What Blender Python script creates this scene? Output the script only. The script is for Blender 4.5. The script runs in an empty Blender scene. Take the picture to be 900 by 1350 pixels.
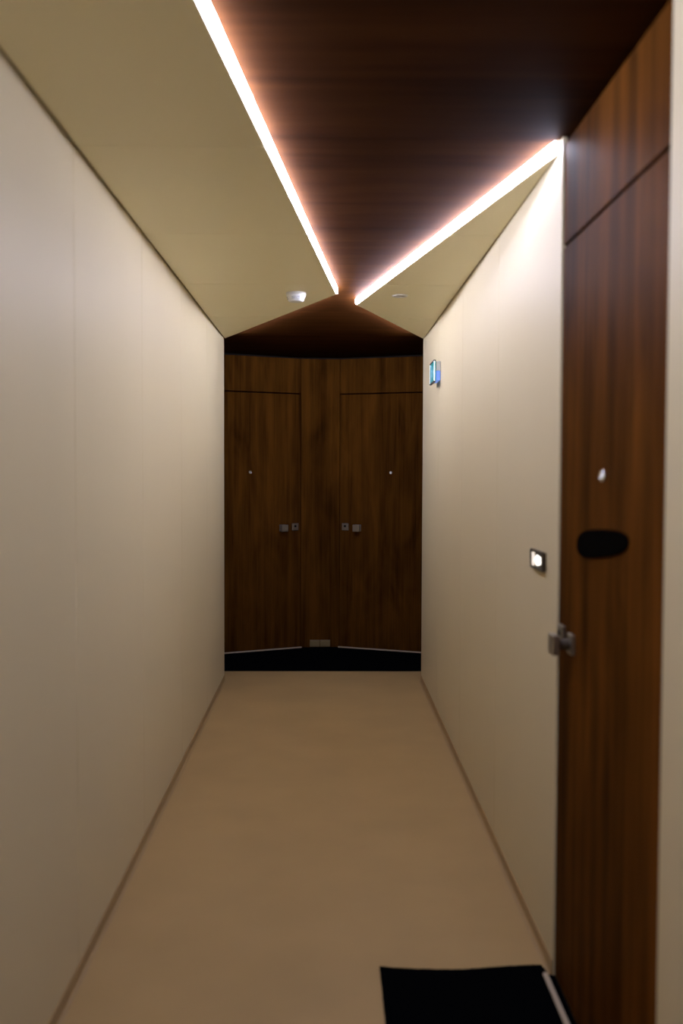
import bpy, bmesh, math, random
from mathutils import Vector, Matrix

S = bpy.context.scene
COL = S.collection
random.seed(4)

# ------------------------------------------------------------------ materials
def new_mat(name):
    m = bpy.data.materials.new(name)
    m.use_nodes = True
    nt = m.node_tree
    return m, nt, nt.nodes['Principled BSDF']

def N(nt, kind, **kw):
    n = nt.nodes.new(kind)
    for k, v in kw.items():
        if k in n.inputs: n.inputs[k].default_value = v
        else: setattr(n, k, v)
    return n

def plain(name, col, rough=.5, metal=0, var=.05, scale=8., bump=0, spec=.5, stretch=(1, 1, 1)):
    m, nt, b = new_mat(name)
    tc = N(nt, 'ShaderNodeTexCoord'); mp = N(nt, 'ShaderNodeMapping')
    mp.inputs['Scale'].default_value = stretch
    nz = N(nt, 'ShaderNodeTexNoise', Scale=scale, Detail=4.)
    nt.links.new(tc.outputs['Object'], mp.inputs['Vector'])
    nt.links.new(mp.outputs['Vector'], nz.inputs['Vector'])
    cr = N(nt, 'ShaderNodeValToRGB')
    cr.color_ramp.elements[0].position = .3; cr.color_ramp.elements[1].position = .7
    cr.color_ramp.elements[0].color = [c * (1 - var) for c in col] + [1]
    cr.color_ramp.elements[1].color = [min(1, c * (1 + var)) for c in col] + [1]
    nt.links.new(nz.outputs['Fac'], cr.inputs['Fac'])
    nt.links.new(cr.outputs['Color'], b.inputs['Base Color'])
    b.inputs['Roughness'].default_value = rough
    b.inputs['Metallic'].default_value = metal
    b.inputs['Specular IOR Level'].default_value = spec
    if bump:
        bp = N(nt, 'ShaderNodeBump', Strength=bump, Distance=.002)
        n2 = N(nt, 'ShaderNodeTexNoise', Scale=scale * 20, Detail=3.)
        nt.links.new(tc.outputs['Object'], n2.inputs['Vector'])
        nt.links.new(n2.outputs['Fac'], bp.inputs['Height'])
        nt.links.new(bp.outputs['Normal'], b.inputs['Normal'])
    return m

def glow(name, col, strength, base=(.8, .8, .8)):
    m, nt, b = new_mat(name)
    b.inputs['Base Color'].default_value = (*base, 1)
    b.inputs['Emission Color'].default_value = (*col, 1)
    b.inputs['Emission Strength'].default_value = strength
    return m

def wood(name, axis, dark, light, rough=.42, seed=0., spec=.4, knots=.30):
    """straight-grained veneer, grain running along the given axis"""
    m, nt, b = new_mat(name)
    tc = N(nt, 'ShaderNodeTexCoord')
    def stretched(across, along, off):
        mp = N(nt, 'ShaderNodeMapping')
        s = [across] * 3; s[axis] = along
        mp.inputs['Scale'].default_value = s
        mp.inputs['Location'].default_value = (off + seed, off * .7 + seed * 1.3, off * .4)
        nt.links.new(tc.outputs['Object'], mp.inputs['Vector'])
        return mp
    def noise(mp, detail, distort=0.):
        n = N(nt, 'ShaderNodeTexNoise', Scale=1., Detail=detail, Roughness=.6, Distortion=distort)
        nt.links.new(mp.outputs['Vector'], n.inputs['Vector'])
        return n
    fine = noise(stretched(140, 2.2, 3.1), 3.)
    band = noise(stretched(13, .45, 7.7), 4., .4)
    blot = noise(stretched(5.5, 1.7, 1.9), 2., .8)
    a = N(nt, 'ShaderNodeMath', operation='MULTIPLY_ADD'); a.inputs[1].default_value = .25; 
    nt.links.new(fine.outputs['Fac'], a.inputs[0])
    c = N(nt, 'ShaderNodeMath', operation='MULTIPLY'); c.inputs[1].default_value = .52
    nt.links.new(band.outputs['Fac'], c.inputs[0]); nt.links.new(c.outputs[0], a.inputs[2])
    d = N(nt, 'ShaderNodeMath', operation='MULTIPLY_ADD'); d.inputs[1].default_value = knots
    nt.links.new(blot.outputs['Fac'], d.inputs[0]); nt.links.new(a.outputs[0], d.inputs[2])
    cr = N(nt, 'ShaderNodeValToRGB')
    cr.color_ramp.elements[0].position = .38; cr.color_ramp.elements[0].color = (*dark, 1)
    cr.color_ramp.elements[1].position = .68; cr.color_ramp.elements[1].color = (*light, 1)
    nt.links.new(d.outputs[0], cr.inputs['Fac'])
    nt.links.new(cr.outputs['Color'], b.inputs['Base Color'])
    b.inputs['Roughness'].default_value = rough
    b.inputs['Specular IOR Level'].default_value = spec
    b.inputs['Specular Tint'].default_value = (1, .66, .42, 1)
    bp = N(nt, 'ShaderNodeBump', Strength=.12, Distance=.0006)
    nt.links.new(fine.outputs['Fac'], bp.inputs['Height'])
    nt.links.new(bp.outputs['Normal'], b.inputs['Normal'])
    return m

WALL = plain('cream_laminate', (.545, .462, .287), rough=.5, var=.015, scale=1.6, spec=.10, stretch=(1, 1, .35))
CEIL = plain('cream_ceiling_board', (.84, .775, .52), rough=.5, var=.015, scale=1.2, spec=.3)
FLOOR = plain('beige_vinyl', (.38, .257, .112), rough=.55, var=.05, scale=3, spec=.25, bump=.05)
COVE = plain('beige_vinyl_skirting', (.32, .215, .10), rough=.5, var=.03, scale=3, spec=.3)
GAP = plain('dark_gap', (.012, .010, .008), rough=.9, spec=.05)
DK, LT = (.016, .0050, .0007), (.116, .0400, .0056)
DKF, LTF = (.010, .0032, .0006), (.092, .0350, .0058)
WOODX = wood('walnut_ceiling', 0, (.024, .0082, .0021), (.056, .0198, .0054), rough=.6, seed=2., spec=.0022)
WOODZ = wood('walnut_door', 2, DK, LT, rough=.5, seed=0., spec=.006)
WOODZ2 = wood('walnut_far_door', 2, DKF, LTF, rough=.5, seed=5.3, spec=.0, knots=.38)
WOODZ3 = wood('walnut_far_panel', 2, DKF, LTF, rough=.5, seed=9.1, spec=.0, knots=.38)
STEEL = plain('satin_nickel', (.34, .31, .25), rough=.4, metal=1, var=.04)
CHROME = plain('polished_chrome', (.75, .74, .72), rough=.18, metal=1, var=.02)
BLACK = plain('black_plastic', (.003, .0025, .002), rough=.85, spec=.0)
HOLE = plain('keyhole_black', (.004, .004, .004), rough=.8, spec=.1)
MAT = plain('black_mat_pile', (.0025, .0027, .0033), rough=.95, var=.5, scale=160, bump=.8, spec=.0)
STRIP = plain('pale_aluminium', (.46, .375, .27), rough=.5, metal=0, var=.03)
TAN = plain('tan_plastic', (.21, .155, .065), rough=.5)
WHITE = plain('white_plastic', (.66, .66, .64), rough=.45, var=.02)
GREY = plain('grey_slot', (.10, .11, .12), rough=.6)
BRONZE = plain('dark_bronze', (.060, .045, .030), rough=.4, metal=.6)
LED = glow('led_diffuser', (.80, .83, 1.14), 90.)
LEDL = glow('led_diffuser_left', (.80, .83, 1.14), 72.)
LED_FILL = glow('led_fill_near', (.80, .83, 1.14), 64.)
LEDB = glow('led_diffuser_far', (.80, .82, 1.08), 190.)
SIGNF = glow('exit_sign_teal', (.0, .20, .21), .8, (.01, .10, .10))
SIGNP = glow('exit_sign_pale', (.26, .60, .88), .62, (.08, .12, .14))
SIGNE = glow('exit_sign_edge', (.95, .98, 1.0), 1.6)
SIGNB = glow('exit_sign_blue', (.13, .28, .80), .8, (.15, .2, .4))
SIGNR = plain('exit_sign_frame', (.045, .028, .035), rough=.5)
BELL = glow('bell_light', (1.0, .95, .86), 2.4)
BELL2 = glow('bell_button_light', (1.0, .85, .66), .75)

# ------------------------------------------------------------------ mesh helpers
def link(name, bm, mats, parent=None, bevel=0., smooth=False, segs=2):
    me = bpy.data.meshes.new(name)
    bmesh.ops.recalc_face_normals(bm, faces=bm.faces[:])
    bm.to_mesh(me); bm.free()
    o = bpy.data.objects.new(name, me); COL.objects.link(o)
    for m in (mats if isinstance(mats, (list, tuple)) else [mats]): me.materials.append(m)
    if parent: o.parent = parent
    if bevel:
        b = o.modifiers.new('bevel', 'BEVEL'); b.width = bevel; b.segments = segs
        b.limit_method = 'ANGLE'; b.angle_limit = math.radians(40)
    if smooth:
        for p in me.polygons: p.use_smooth = True
    return o

def box(bm, x0, x1, y0, y1, z0, z1, mi=0):
    r = bmesh.ops.create_cube(bm, size=1)
    for v in r['verts']:
        v.co = Vector((x0 + (v.co.x + .5) * (x1 - x0), y0 + (v.co.y + .5) * (y1 - y0), z0 + (v.co.z + .5) * (z1 - z0)))
    for f in {f for v in r['verts'] for f in v.link_faces}: f.material_index = mi
    return r['verts']

def prism(bm, pts, lo, hi, axis=2, mi=0):
    """polygon pts in the two other axes, extruded from lo to hi along axis"""
    def P(p, h):
        return ((p[0], p[1], h), (p[0], h, p[1]), (h, p[0], p[1]))[(2, 1, 0).index(axis)]
    a = [bm.verts.new(P(p, lo)) for p in pts]; b = [bm.verts.new(P(p, hi)) for p in pts]
    n = len(pts); fs = [bm.faces.new(a), bm.faces.new(b[::-1])]
    for i in range(n): fs.append(bm.faces.new((a[i], a[(i + 1) % n], b[(i + 1) % n], b[i])))
    for f in fs: f.material_index = mi

def lathe(bm, prof, mat4, n=32, mi=0):
    """profile of (radius, height) turned about local z, placed by mat4"""
    rings = []
    for r, h in prof:
        if r < 1e-6: rings.append([bm.verts.new(mat4 @ Vector((0, 0, h)))])
        else: rings.append([bm.verts.new(mat4 @ Vector((r * math.cos(2 * math.pi * i / n), r * math.sin(2 * math.pi * i / n), h))) for i in range(n)])
    for A, B in zip(rings, rings[1:]):
        for i in range(n):
            j = (i + 1) % n
            if len(A) == 1 and len(B) == 1: continue
            if len(A) == 1: f = bm.faces.new((A[0], B[j], B[i]))
            elif len(B) == 1: f = bm.faces.new((A[i], A[j], B[0]))
            else: f = bm.faces.new((A[i], A[j], B[j], B[i]))
            f.material_index = mi

def clip(poly, y0, y1):
    def half(ps, keep, yc):
        out = []
        for i, p in enumerate(ps):
            q = ps[(i + 1) % len(ps)]
            if keep(p[1]): out.append(p)
            if keep(p[1]) != keep(q[1]):
                t = (yc - p[1]) / (q[1] - p[1]); out.append((p[0] + t * (q[0] - p[0]), yc))
        return out
    ps = half(poly, lambda y: y >= y0, y0)
    return half(ps, lambda y: y <= y1, y1) if len(ps) > 2 else []

def tag(o, label, cat=None, kind=None, group=None):
    if label: o['label'] = label
    if cat: o['category'] = cat
    if kind: o['kind'] = kind
    if group: o['group'] = group
    return o

def empty(name, loc):
    o = bpy.data.objects.new(name, None); COL.objects.link(o)
    o.location = loc; o.empty_display_size = .05
    return o

# ------------------------------------------------------------------ the place (metres; camera stands at x=y=0)
XL, XR = -.721, .667            # corridor walls
ZC, ZW = 2.40, 2.435            # white ceiling boards, walnut ceiling above them
YB, YE = -3.4, 6.976            # back wall, end of the white walls
S0, SP = 2.864, 1.040           # board joints
joints = [S0 + SP * k for k in range(-6, 6)]
DA, DB = 1.957, 2.862           # near door opening along the right wall

def wall_boards(bm, x0, x1, ya, yb, z0, z1, edge):
    """boards with 3 mm joints in front of a dark backing"""
    cuts = [ya] + [j for j in joints if ya + .05 < j < yb - .05] + [yb]
    s = 1 if x1 > x0 else -1
    for a, b in zip(cuts, cuts[1:]):
        g0 = 0 if a == ya else .0012; g1 = 0 if b == yb else .0012
        box(bm, min(x0, x0 + s * .018), max(x0, x0 + s * .018), a + g0, b - g1, z0, z1, 0)
    box(bm, min(x0 + s * .0165, x1), max(x0 + s * .0165, x1), ya + .001, yb - .001, z0, z1, 1)

bm = bmesh.new(); wall_boards(bm, XL, XL - .12, YB, YE, 0, ZW, 0)
tag(link('wall_left', bm, [WALL, WALL], bevel=.0022), 'long cream panelled wall along the left side of the corridor', 'wall', 'structure')
bm = bmesh.new(); wall_boards(bm, XR, XR + .12, DB, YE, 0, ZW, 0)
tag(link('wall_right', bm, [WALL, WALL], bevel=.0022), 'cream panelled wall between the near door and the far end on the right', 'wall', 'structure')
bm = bmesh.new(); wall_boards(bm, XR, XR + .12, YB, DA, 0, ZW, 0)
tag(link('wall_right_near', bm, [WALL, WALL], bevel=.0012), 'narrow strip of cream wall at the right edge, nearer than the door', 'wall', 'structure')
bm = bmesh.new(); box(bm, XL - .12, XR + .12, YB - .1, YB, 0, ZW)
tag(link('wall_back', bm, WOODZ), 'walnut wall closing the corridor behind the viewer', 'wall', 'structure')

bm = bmesh.new(); box(bm, -1.30, 1.25, YB - .1, 8.60, -.10, 0)
tag(link('floor', bm, FLOOR), 'matt beige vinyl corridor floor', 'floor', 'structure')

# walnut ceiling: boards with joints, dark backing
bm = bmesh.new()
wj = [2.897 + SP * k for k in range(-6, 7)]
cuts = [YB - .1] + [j for j in wj if YB < j < 8.5] + [8.60]
for a, b in zip(cuts, cuts[1:]): box(bm, -1.30, 1.25, a + .0015, b - .0015, ZW, ZW + .016, 0)
box(bm, -1.30, 1.25, YB - .1, 8.60, ZW + .014, ZW + .06, 1)
tag(link('ceiling', bm, [WOODX, GAP]), 'dark walnut ceiling with cross joints above the light strips', 'ceiling', 'structure')

# white ceiling boards: two triangles
LTRI = [(XL + .009, -2.86), (.043, 5.212), (XL + .009, 6.955)]
RTRI = [(XR - .003, 2.890), (XR - .007, 6.915), (.159, 5.536)]
def boards(name, tri, label):
    bm = bmesh.new()
    ys = [p[1] for p in tri]
    cuts = [min(ys)] + [j for j in joints if min(ys) < j < max(ys)] + [max(ys)]
    for a, b in zip(cuts, cuts[1:]):
        p = clip(tri, a + .002, b - .002)
        if len(p) > 2: prism(bm, p, ZC, ZW - .001, 2, 0)
    cx = sum(p[0] for p in tri) / 3; cy = sum(p[1] for p in tri) / 3
    prism(bm, [(cx + (x - cx) * .985, cy + (y - cy) * .985) for x, y in tri], ZC + .010, ZW - .0015, 2, 0)
    return tag(link(name, bm, [CEIL, CEIL]), label, 'ceiling', 'structure')
boards('ceiling.001', LTRI, 'long cream triangular ceiling board along the left wall')
boards('ceiling.002', RTRI, 'shorter cream triangular ceiling board along the right wall')

RTRI2 = [(XR - .007, 1.80), (.02, -.60), (XR - .007, -2.22)]  # unseen board behind the viewer, carries the added fill strip
boards('ceiling.003', RTRI2, 'unseen cream triangular ceiling board above and behind the viewer, carrying the added light strip')

# led strips on the edges of the white boards
def strip(name, a, b, side, mat, label, za=ZC + .0025, zb=ZW - .001, th=.008):
    a = Vector((*a, 0)); b = Vector((*b, 0)); d = (b - a).normalized(); n = Vector((d.y, -d.x, 0)) * side
    bm = bmesh.new()
    a2, b2 = a + n * .0005, b + n * .0005
    prism(bm, [(p.x, p.y) for p in (a2, b2, b2 + n * th, a2 + n * th)], za, zb)
    return tag(link(name, bm, mat, bevel=min(.003, th * .4)), label, 'led strip')
strip('led_strip', (LTRI[0][0] + .01, LTRI[0][1] + .1), (LTRI[1][0] - .001, LTRI[1][1] - .004), 1, LEDL,
      'bright white light strip along the left ceiling board, running overhead out of the picture')
strip('led_strip', (RTRI[0][0] - .004, RTRI[0][1] + .012), (RTRI[2][0] + .001, RTRI[2][1] - .004), -1, LED,
      'bright white light strip along the right ceiling board, ending at the near door')
strip('led_strip', (LTRI[1][0] - .012, LTRI[1][1] + .03), (LTRI[2][0] + .03, LTRI[2][1] - .07), 1, LEDB,
      'hidden light strip on the far edge of the left ceiling board, facing the far doors', ZC + .012, ZW - .001, .003)
strip('led_strip', (RTRI[2][0] + .012, RTRI[2][1] + .03), (RTRI[1][0] - .02, RTRI[1][1] - .055), -1, LEDB,
      'hidden light strip on the far edge of the right ceiling board, facing the far doors', ZC + .012, ZW - .001, .003)

strip('led_strip', (RTRI2[0][0] - .004, RTRI2[0][1] - .02), (RTRI2[1][0] + .001, RTRI2[1][1] + .004), 1, LED_FILL,  # added fill strip out of view, brightens the nearer walls
      'unseen light strip above and behind the viewer, added to light the nearer walls')

# coved vinyl skirting
def skirting(name, x, s, y0, y1, label):
    pts = [(x, 0)]
    h, t, r = .045, .0035, .010
    pts = [(x, .0), (x, h), (x + s * t * .5, h), (x + s * t, h - .002)]
    for i in range(7):
        a = math.pi / 2 * i / 6
        pts.append((x + s * (t + r - r * math.cos(a)), .0015 + r - r * math.sin(a)))
    pts += [(x + s * (t + r + .001), .001), (x + s * (t + r + .001), 0)]
    bm = bmesh.new(); prism(bm, [(p[0], p[1]) for p in pts], y0, y1, 1)
    return tag(link(name, bm, COVE), label, 'skirting', 'structure')
skirting('baseboard_left', XL, 1, YB, YE, 'low coved beige skirting along the left wall')
skirting('baseboard_right', XR, -1, DB + .002, YE, 'low coved beige skirting along the right wall beyond the near door')
skirting('baseboard_right_near', XR, -1, YB, DA, 'low coved beige skirting on the right wall nearer than the door')

# ------------------------------------------------------------------ doors
W, ZT, GZ = .898, 2.118, .010
def door(idx, mat4, sx, wood_m, zlow, label, tlabel, lip=0.0):
    """local frame: x from the lock edge to the hinge edge (times sx), front faces -y, z up"""
    def X(a, b): return (min(a * sx, b * sx), max(a * sx, b * sx))
    bm = bmesh.new(); box(bm, *X(.004, W), 0, .045, .0075, ZT)
    leaf = tag(link('door_%d' % idx, bm, wood_m, bevel=.0015), label, 'door', 'structure'); leaf.matrix_world = mat4
    # panel over the door
    bm = bmesh.new(); box(bm, *X(.002, W + .002), 0, .045, ZT + GZ, 2.412)
    t = tag(link('trim_%d' % idx, bm, wood_m, bevel=.0015), tlabel, 'overdoor panel', 'structure'); t.matrix_world = mat4
    # knob: square block on a round stem
    kx, kz, q = .166 * sx, 1.012, .062
    bm = bmesh.new()
    box(bm, kx - .028, kx + .028, -q, -q + .020, kz - .028, kz + .028, 0)
    link('knob', bm, STEEL, leaf, bevel=.003)
    k = leaf.children[0]
    bm = bmesh.new()
    lathe(bm, [(0, -q + .018), (.016, -q + .018), (.013, -.034), (.016, -.009), (0, -.009)],
          Matrix.Translation((kx, 0, kz)) @ Matrix.Rotation(math.radians(-90), 4, 'X'), 28)
    tag(link('knob_stem', bm, BRONZE, k), 'dark round stem')
    bm = bmesh.new(); box(bm, kx - .027, kx + .027, -.0105, 0, kz - .028, kz + .028)
    link('rose', bm, STEEL, k, bevel=.002)
    # square lock plate with its cylinder
    px, pz = .054 * sx, 1.019
    bm = bmesh.new(); box(bm, px - .028, px + .028, -.011, 0, pz - .029, pz + .029)
    lp = link('lock_plate', bm, STEEL, leaf, bevel=.002)
    bm = bmesh.new()
    lathe(bm, [(0, .0135), (.0085, .0135), (.0095, .0125), (.0095, .010), (0, .010)],
          Matrix.Translation((px, 0, pz + .006)) @ Matrix.Rotation(math.radians(90), 4, 'X'), 24)
    tag(link('lock_cylinder', bm, HOLE, lp), 'dark round lock cylinder')
    # peephole: chrome ring and lens
    bm = bmesh.new(); cxp = W * .5 * sx
    R = Matrix.Translation((cxp, 0, 1.472)) @ Matrix.Rotation(math.radians(90), 4, 'X')
    lathe(bm, [(.0065, .004), (.0075, .008), (.0105, .009), (.0135, .007), (.015, .003), (.015, 0), (.0065, 0), (.0065, .004)], R, 28)
    ph = link('peephole', bm, CHROME, leaf, smooth=True)
    bm = bmesh.new(); lathe(bm, [(0, .006), (.004, .0055), (.0068, .004), (.0068, .001), (0, .001)], R, 20)
    link('lens', bm, CHROME, ph, smooth=True)
    return leaf

def frame(origin, xdir):
    x = Vector((xdir[0], xdir[1], 0)).normalized(); y = Vector((-x.y, x.x, 0))
    M = Matrix.Identity(4)
    for i in range(3): M[i][0] = x[i]; M[i][1] = y[i]; M[i][2] = (0, 0, 1)[i]; M[i][3] = origin[i]
    return M

REC = .005
M1 = frame((XR + REC, DB - .003, 0), (0, -1))
d1 = door(1, M1, 1, WOODZ, 0, 'tall dark walnut door in the right wall with square knob and black oblong plate',
          'walnut panel above the near door on the right')
# black rounded oblong plate on the near door, larger at its far end
bm = bmesh.new()
pts = []
for i in range(64):                      # long soft oval, fuller at its far end
    a = 2 * math.pi * i / 64
    u = math.copysign(abs(math.cos(a)) ** .72, math.cos(a)); v = math.copysign(abs(math.sin(a)) ** .72, math.sin(a))
    pts.append((.437 + .222 * u, 1.307 + .019 * u + v * (.0345 - .0065 * u)))
prism(bm, pts, -.006, .0, 1)
tag(link('name_plate', bm, BLACK, d1, bevel=.002, segs=2), 'matt black rounded oblong plate')

# dark lining behind the near door
bm = bmesh.new()
box(bm, XR + .075, XR + .12, DA, DB, 0, ZW - .001)
box(bm, XR + .012, XR + .0745, DB - .0025, DB - .0005, 0, ZW - .001)
box(bm, XR + .012, XR + .0745, DA + .0005, DA + .0015, 0, ZW - .001)
tag(link('trim_4', bm, GAP), 'dark lining of the near door opening on the right', 'door lining', 'structure')

# far doors, folded back in a shallow V
CL, CR = Vector((-.207, 8.272, 0)), Vector((.091, 8.290, 0))
tl = Vector((-.818, 7.993, 0)) - CL; tr = Vector((.774, 8.030, 0)) - CR
tl.normalize(); tr.normalize()
nl = Vector((-tl.y, tl.x, 0)); nl = nl if nl.y < 0 else -nl
nr = Vector((-tr.y, tr.x, 0)); nr = nr if nr.y < 0 else -nr
OFF = .030
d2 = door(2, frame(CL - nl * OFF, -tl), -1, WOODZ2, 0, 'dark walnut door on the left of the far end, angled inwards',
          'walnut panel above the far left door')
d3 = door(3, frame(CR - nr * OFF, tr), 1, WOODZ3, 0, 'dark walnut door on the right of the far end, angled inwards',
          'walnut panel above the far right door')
a0 = CL - nl * OFF; b0 = CR - nr * OFF
bm = bmesh.new()
prism(bm, [(a0.x + .001, a0.y), (b0.x - .001, b0.y), (b0.x + .02, b0.y + .08), (a0.x - .02, a0.y + .08)], 0, 2.412)
tag(link('wall_far', bm, WOODZ2), 'narrow walnut panel standing between the two far doors', 'wall', 'structure')
# dark lining behind the far doors and the sides of the niche
le = a0 + tl * (W + .01); re = b0 + tr * (W + .01)
bm = bmesh.new()
prism(bm, [(le.x, le.y + .06), (a0.x - .03, a0.y + .09), (b0.x + .03, b0.y + .09), (re.x, re.y + .06), (re.x, 8.5), (le.x, 8.5)], 0, ZW - .001)
tag(link('trim_5', bm, GAP), 'dark lining behind the far doors', 'door lining', 'structure')
bm = bmesh.new(); box(bm, le.x - .10, le.x - .002, YE + .0, 8.5, 0, ZW - .001); box(bm, le.x - .001, XL - .121, YE - .06, YE - .001, 0, ZW - .001)
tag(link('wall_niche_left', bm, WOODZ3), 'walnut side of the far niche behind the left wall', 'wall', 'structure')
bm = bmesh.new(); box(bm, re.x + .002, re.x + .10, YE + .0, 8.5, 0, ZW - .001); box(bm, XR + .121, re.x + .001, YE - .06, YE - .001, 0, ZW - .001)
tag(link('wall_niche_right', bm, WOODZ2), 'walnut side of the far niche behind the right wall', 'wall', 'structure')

# ------------------------------------------------------------------ mats and thresholds
MT = .006
bm = bmesh.new()
front = 7.325
poly = [(le.x + .004, front), (re.x - .004, front)]
po = [re + nr * .004, b0 + nr * .004, a0 + nl * .004, le + nl * .004]
poly += [(min(max(p.x, le.x + .004), re.x - .004), p.y) for p in po]
prism(bm, poly, .0003, MT)
tag(link('entrance_mat', bm, MAT, bevel=.0015), 'black mat filling the floor in front of the two far doors', 'mat')

# near doormat: slightly wavy edge
bm = bmesh.new()
x0, x1, y0, y1 = .160, .6725, 1.965, 2.905
nx, ny = 60, 90
top, bot = [], []
def wav(x):
    t = (x - x0) / (x1 - x0)
    return .004 * math.cos(t * 7.2) - .006 * math.sin(math.pi * min(1, t * 1.35)) + .030 * max(0, t - .45) ** 1.2 + random.uniform(-.0012, .0012) 
fe = [wav(x0 + (x1 - x0) * i / nx) for i in range(nx + 1)]
for layer, z in ((bot, .0003), (top, MT)):
    for i in range(nx + 1):
        row = []
        for j in range(ny + 1):
            x = x0 + (x1 - x0) * i / nx; y = y0 + (y1 - y0) * j / ny
            k = max(0, (j / ny - .8) / .2)
            yy = y + fe[i] * k
            if x > .6505: yy = min(yy, 2.858 - (x - .6505) * .2)
            xx = x + (random.uniform(-.0008, .0008) if i == 0 else 0)
            zz = z
            if layer is top:
                e = min(i, j, ny - j) ; zz = z - (.002 if e == 0 else 0)
                zz += .004 * max(0, 1 - i / 5) * max(0, (j / ny - .9) / .1)
            row.append(bm.verts.new((xx, yy, zz)))
        layer.append(row)
for i in range(nx):
    for j in range(ny):
        bm.faces.new((top[i][j], top[i + 1][j], top[i + 1][j + 1], top[i][j + 1]))
        bm.faces.new((bot[i][j], bot[i][j + 1], bot[i + 1][j + 1], bot[i + 1][j]))
for i in range(nx):
    bm.faces.new((bot[i][0], bot[i + 1][0], top[i + 1][0], top[i][0]))
    bm.faces.new((bot[i][ny], top[i][ny], top[i + 1][ny], bot[i + 1][ny]))
for j in range(ny):
    bm.faces.new((bot[0][j], top[0][j], top[0][j + 1], bot[0][j + 1]))
    bm.faces.new((bot[nx][j], bot[nx][j + 1], top[nx][j + 1], top[nx][j]))
tag(link('doormat', bm, MAT), 'black doormat with a slightly frayed edge in front of the near right door', 'doormat')

def threshold(name, M, sx, label, y0, y1, a, b):
    bm = bmesh.new(); box(bm, min(a * sx, b * sx), max(a * sx, b * sx), y0, y1, MT + .0002, MT + .010)
    o = tag(link(name, bm, STRIP, bevel=.003, segs=3), label, 'threshold strip', 'structure'); o.matrix_world = M
threshold('trim_6', M1, 1, 'pale metal threshold strip lying along the near right door', -.037, -.022, .006, W - .005)
threshold('trim_7', frame(CL - nl * OFF, -tl), -1, 'pale metal threshold strip along the far left door', -OFF - .006, -OFF + .009, .004, W - .02)
threshold('trim_8', frame(CR - nr * OFF, tr), 1, 'pale metal threshold strip along the far right door', -OFF - .006, -OFF + .009, .004, W - .02)

# ------------------------------------------------------------------ small things
# two-part tan plate at the foot of the panel between the far doors
xm, ym = -.058, (a0.y + b0.y) / 2
pl = empty('skirting_plate', (xm, ym - .002, MT))
tag(pl, 'small tan two-part plate low on the walnut panel between the far doors', 'plate')
for s in (-1, 1):
    bm = bmesh.new()
    xa, xb = sorted((s * .002, s * .085))
    box(bm, xa, xb, -.016, -.002, .006, .062)
    h = link('plate_half', bm, TAN, pl, bevel=.003)
    bm = bmesh.new(); box(bm, xa + .012, xb - .012, -.0185, -.0155, .016, .052)
    link('plate_cover', bm, TAN, h, bevel=.0015)

# smoke detector
sd = empty('smoke_detector', (-.164, 5.168, ZC))
tag(sd, 'white round smoke detector with dark slots under the left ceiling board', 'smoke detector')
bm = bmesh.new()
F = Matrix.Rotation(math.radians(180), 4, 'X')
lathe(bm, [(0, .0), (.050, .0), (.051, .003), (.051, .014), (.049, .017), (0, .017)], F, 48)
link('base', bm, WHITE, sd, smooth=False, bevel=.001)
bm = bmesh.new()
lathe(bm, [(0, .017), (.049, .017), (.047, .022), (.041, .040), (.037, .046), (.030, .0475), (0, .048)], F, 48)
cov = link('cover', bm, WHITE, sd, smooth=True)
for z, r in ((.0265, .0463), (.0345, .0437)):
    for q in range(4):
        bm = bmesh.new()
        a0_, a1_ = math.radians(-90 + 90 * q - 27), math.radians(-90 + 90 * q + 27)
        n = 10; vi, vo = [], []
        for i in range(n + 1):
            a = a0_ + (a1_ - a0_) * i / n
            for L, rr in ((vi, r - .006), (vo, r + .0007)):
                L.append([bm.verts.new((rr * math.cos(a), rr * math.sin(a), -zz)) for zz in (z - .0014, z + .0014)])
        for i in range(n):
            bm.faces.new((vo[i][0], vo[i + 1][0], vo[i + 1][1], vo[i][1])); bm.faces.new((vi[i][0], vi[i][1], vi[i + 1][1], vi[i + 1][0]))
            bm.faces.new((vi[i][0], vi[i + 1][0], vo[i + 1][0], vo[i][0])); bm.faces.new((vi[i][1], vo[i][1], vo[i + 1][1], vi[i + 1][1]))
        for i in (0, n): bm.faces.new((vi[i][0], vo[i][0], vo[i][1], vi[i][1]))
        link('slot', bm, GREY, cov)

# flush round cover in the right board
ds = empty('ceiling_disc', (.376, 5.232, ZC))
tag(ds, 'flush round ceiling cover with pale rim in the right ceiling board', 'ceiling cover')
bm = bmesh.new(); lathe(bm, [(.029, .001), (.030, .006), (.036, .0065), (.041, .004), (.0425, 0), (.029, 0), (.029, .001)], F, 48)
link('rim', bm, WHITE, ds, smooth=True)
bm = bmesh.new(); lathe(bm, [(0, .0035), (.020, .0034), (.0285, .002), (.0285, .0003), (0, .0003)], F, 40)
link('centre_disc', bm, plain('disc_grey', (.30, .27, .22), rough=.5), ds, smooth=True)

# emergency exit sign on the right wall
ex = empty('exit_sign', (XR, 6.0, 2.01))
tag(ex, 'small lit emergency exit sign with running figure high on the right wall', 'exit sign')
fx = -.041                                # front face plane (local x), facing the corridor
ha, hb, za, zb = -.118, .118, .0, .130
bm = bmesh.new(); box(bm, -.030, -.001, ha + .012, hb - .012, .068, .124); link('housing', bm, WHITE, ex, bevel=.003)
bm = bmesh.new(); box(bm, -.029, -.001, ha + .013, hb - .013, .012, .0675); tag(link('light_box', bm, SIGNB, ex, bevel=.003), 'blue lit lower housing')
bm = bmesh.new(); box(bm, fx + .0015, -.0305, ha + .003, hb - .003, .008, .122)
pn = tag(link('sign_panel', bm, SIGNF, ex), 'teal green lit panel')
bm = bmesh.new(); box(bm, fx, -.036, ha, ha + .0028, .008, .122); tag(link('panel_edge', bm, SIGNE, ex), 'white lit edge')
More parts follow.
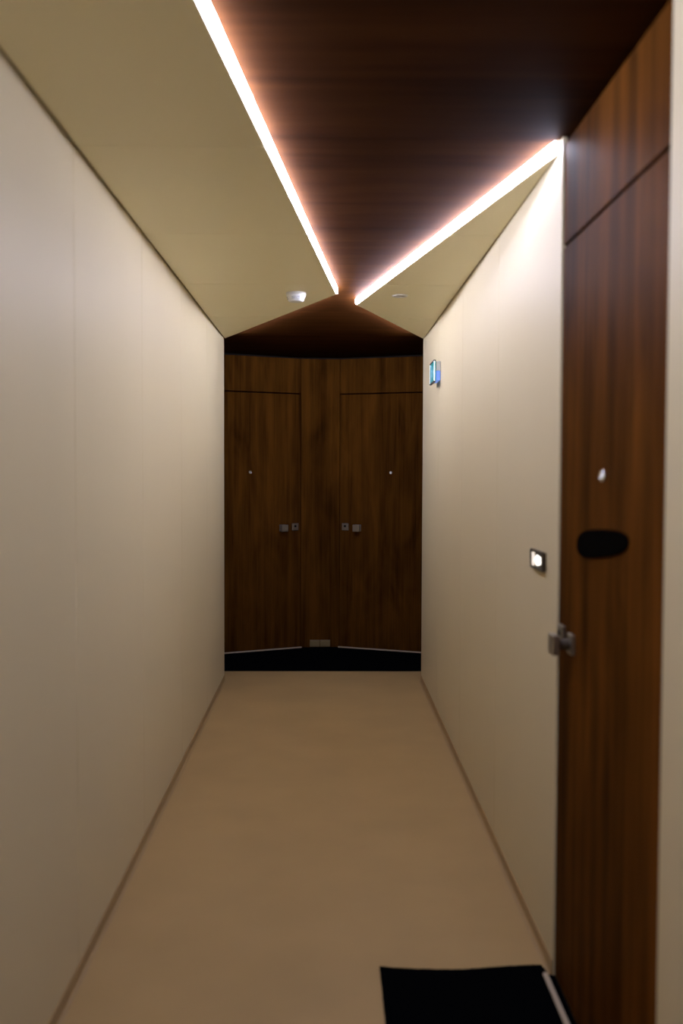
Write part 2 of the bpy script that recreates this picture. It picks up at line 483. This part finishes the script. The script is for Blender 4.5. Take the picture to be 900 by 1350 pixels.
bm = bmesh.new(); box(bm, fx, -.036, hb - .0028, hb, .008, .122); tag(link('panel_edge', bm, SIGNE, ex), 'white lit edge')
bm = bmesh.new(); box(bm, fx - .002, -.031, ha, hb, .1225, .130); box(bm, fx - .002, -.031, ha, hb, 0, .0075)
link('frame', bm, SIGNR, ex, bevel=.001)
def pic(name, polys, m=SIGNP):
    bm = bmesh.new()
    for p in polys:                       # (u, v): u runs to the right as seen from the corridor
        prism(bm, [(-(u), v) for u, v in p], fx + .0002, fx + .0016, 0)
    return link(name, bm, m, pn)
def bar(u0, v0, u1, v1, w):
    d = Vector((u1 - u0, v1 - v0)).normalized(); n = Vector((-d.y, d.x)) * w / 2
    return [(u0 + n.x, v0 + n.y), (u1 + n.x, v1 + n.y), (u1 - n.x, v1 - n.y), (u0 - n.x, v0 - n.y)]
pic('doorway', [bar(-.106, .018, -.106, .112, .008), bar(-.110, .110, -.052, .110, .008), bar(-.054, .018, -.054, .112, .008)])
head = [(-.030 + .010 * math.cos(t * math.pi / 8), .100 + .010 * math.sin(t * math.pi / 8)) for t in range(16)]
pic('running_figure', [head, bar(-.034, .086, -.020, .056, .018), bar(-.030, .084, -.058 + .012, .076, .008), bar(-.028, .082, -.004, .070, .008),
                       bar(-.022, .058, -.040, .040, .010), bar(-.040, .042, -.044, .020, .009), bar(-.020, .058, -.002, .042, .010), bar(-.003, .044, .016, .034, .009)])
pic('arrow', [bar(.040, .065, .104, .065, .016), [(.030, .065), (.062, .098), (.062, .032)]])

# lit bell panel beside the near door
bp = empty('doorbell_panel', (XR, 3.103, 1.177))
tag(bp, 'small lit doorbell panel with dark frame on the wall beside the near door', 'doorbell')
bm = bmesh.new()
box(bm, -.009, -.0005, -.091, .091, 0, .058)
bf = link('back_plate', bm, BRONZE, bp, bevel=.0015)
bm = bmesh.new()
for y0_, y1_, z0_, z1_ in ((-.092, .092, .052, .059), (-.092, .092, -.001, .006), (-.092, -.078, .006, .052), (.078, .092, .006, .052)):
    box(bm, -.013, -.0088, y0_, y1_, z0_, z1_)
link('frame', bm, STEEL if False else BRONZE, bp, bevel=.001)
bm = bmesh.new(); box(bm, -.0125, -.0088, .036, .064, .008, .050); tag(link('bell_button', bm, BELL2, bp, bevel=.001), 'pale lit button')
bm = bmesh.new()
cpts = []
for i in range(40):
    a = 2 * math.pi * i / 40; r = 1 + .10 * math.cos(5 * a + .4)
    cpts.append((-.020 + (.038) * r * math.cos(a), .029 + .0150 * r * math.sin(a)))
prism(bm, cpts, -.0125, -.0088, 0)
tag(link('lit_button', bm, BELL, bp, bevel=.001), 'glowing white rounded button')

# ------------------------------------------------------------------ world, camera, view
w = bpy.data.worlds.new('world'); S.world = w; w.use_nodes = True
w.node_tree.nodes['Background'].inputs['Color'].default_value = (.01, .009, .008, 1)
w.node_tree.nodes['Background'].inputs['Strength'].default_value = .2

yaw, pit, roll, hgt = .014366, .040783, .003527, 1.4812
cy, sy, cp, sp = math.cos(yaw), math.sin(yaw), math.cos(pit), math.sin(pit)
right = Vector((cy, -sy, 0)); fh = Vector((sy, cy, 0)); up0 = Vector((0, 0, 1))
fwd = fh * cp - up0 * sp; up = up0 * cp + fh * sp
r2 = right * math.cos(roll) + up * math.sin(roll); u2 = up * math.cos(roll) - right * math.sin(roll)
cam = bpy.data.cameras.new('camera'); co = bpy.data.objects.new('camera', cam); COL.objects.link(co)
M = Matrix.Identity(4)
for i in range(3): M[i][0] = r2[i]; M[i][1] = u2[i]; M[i][2] = -fwd[i]
M[2][3] = hgt
co.matrix_world = M
cam.sensor_fit = 'VERTICAL'; cam.sensor_height = 36; cam.sensor_width = 24
cam.lens = 36 * 1312 / 1350
cam.clip_start = .05
cam.dof.use_dof = True; cam.dof.focus_distance = 6.5; cam.dof.aperture_fstop = 1.9
S.camera = co
S.view_settings.view_transform = 'Standard'; S.view_settings.look = 'None'
S.view_settings.exposure = 0; S.view_settings.gamma = 1; S.view_settings.use_curve_mapping = False
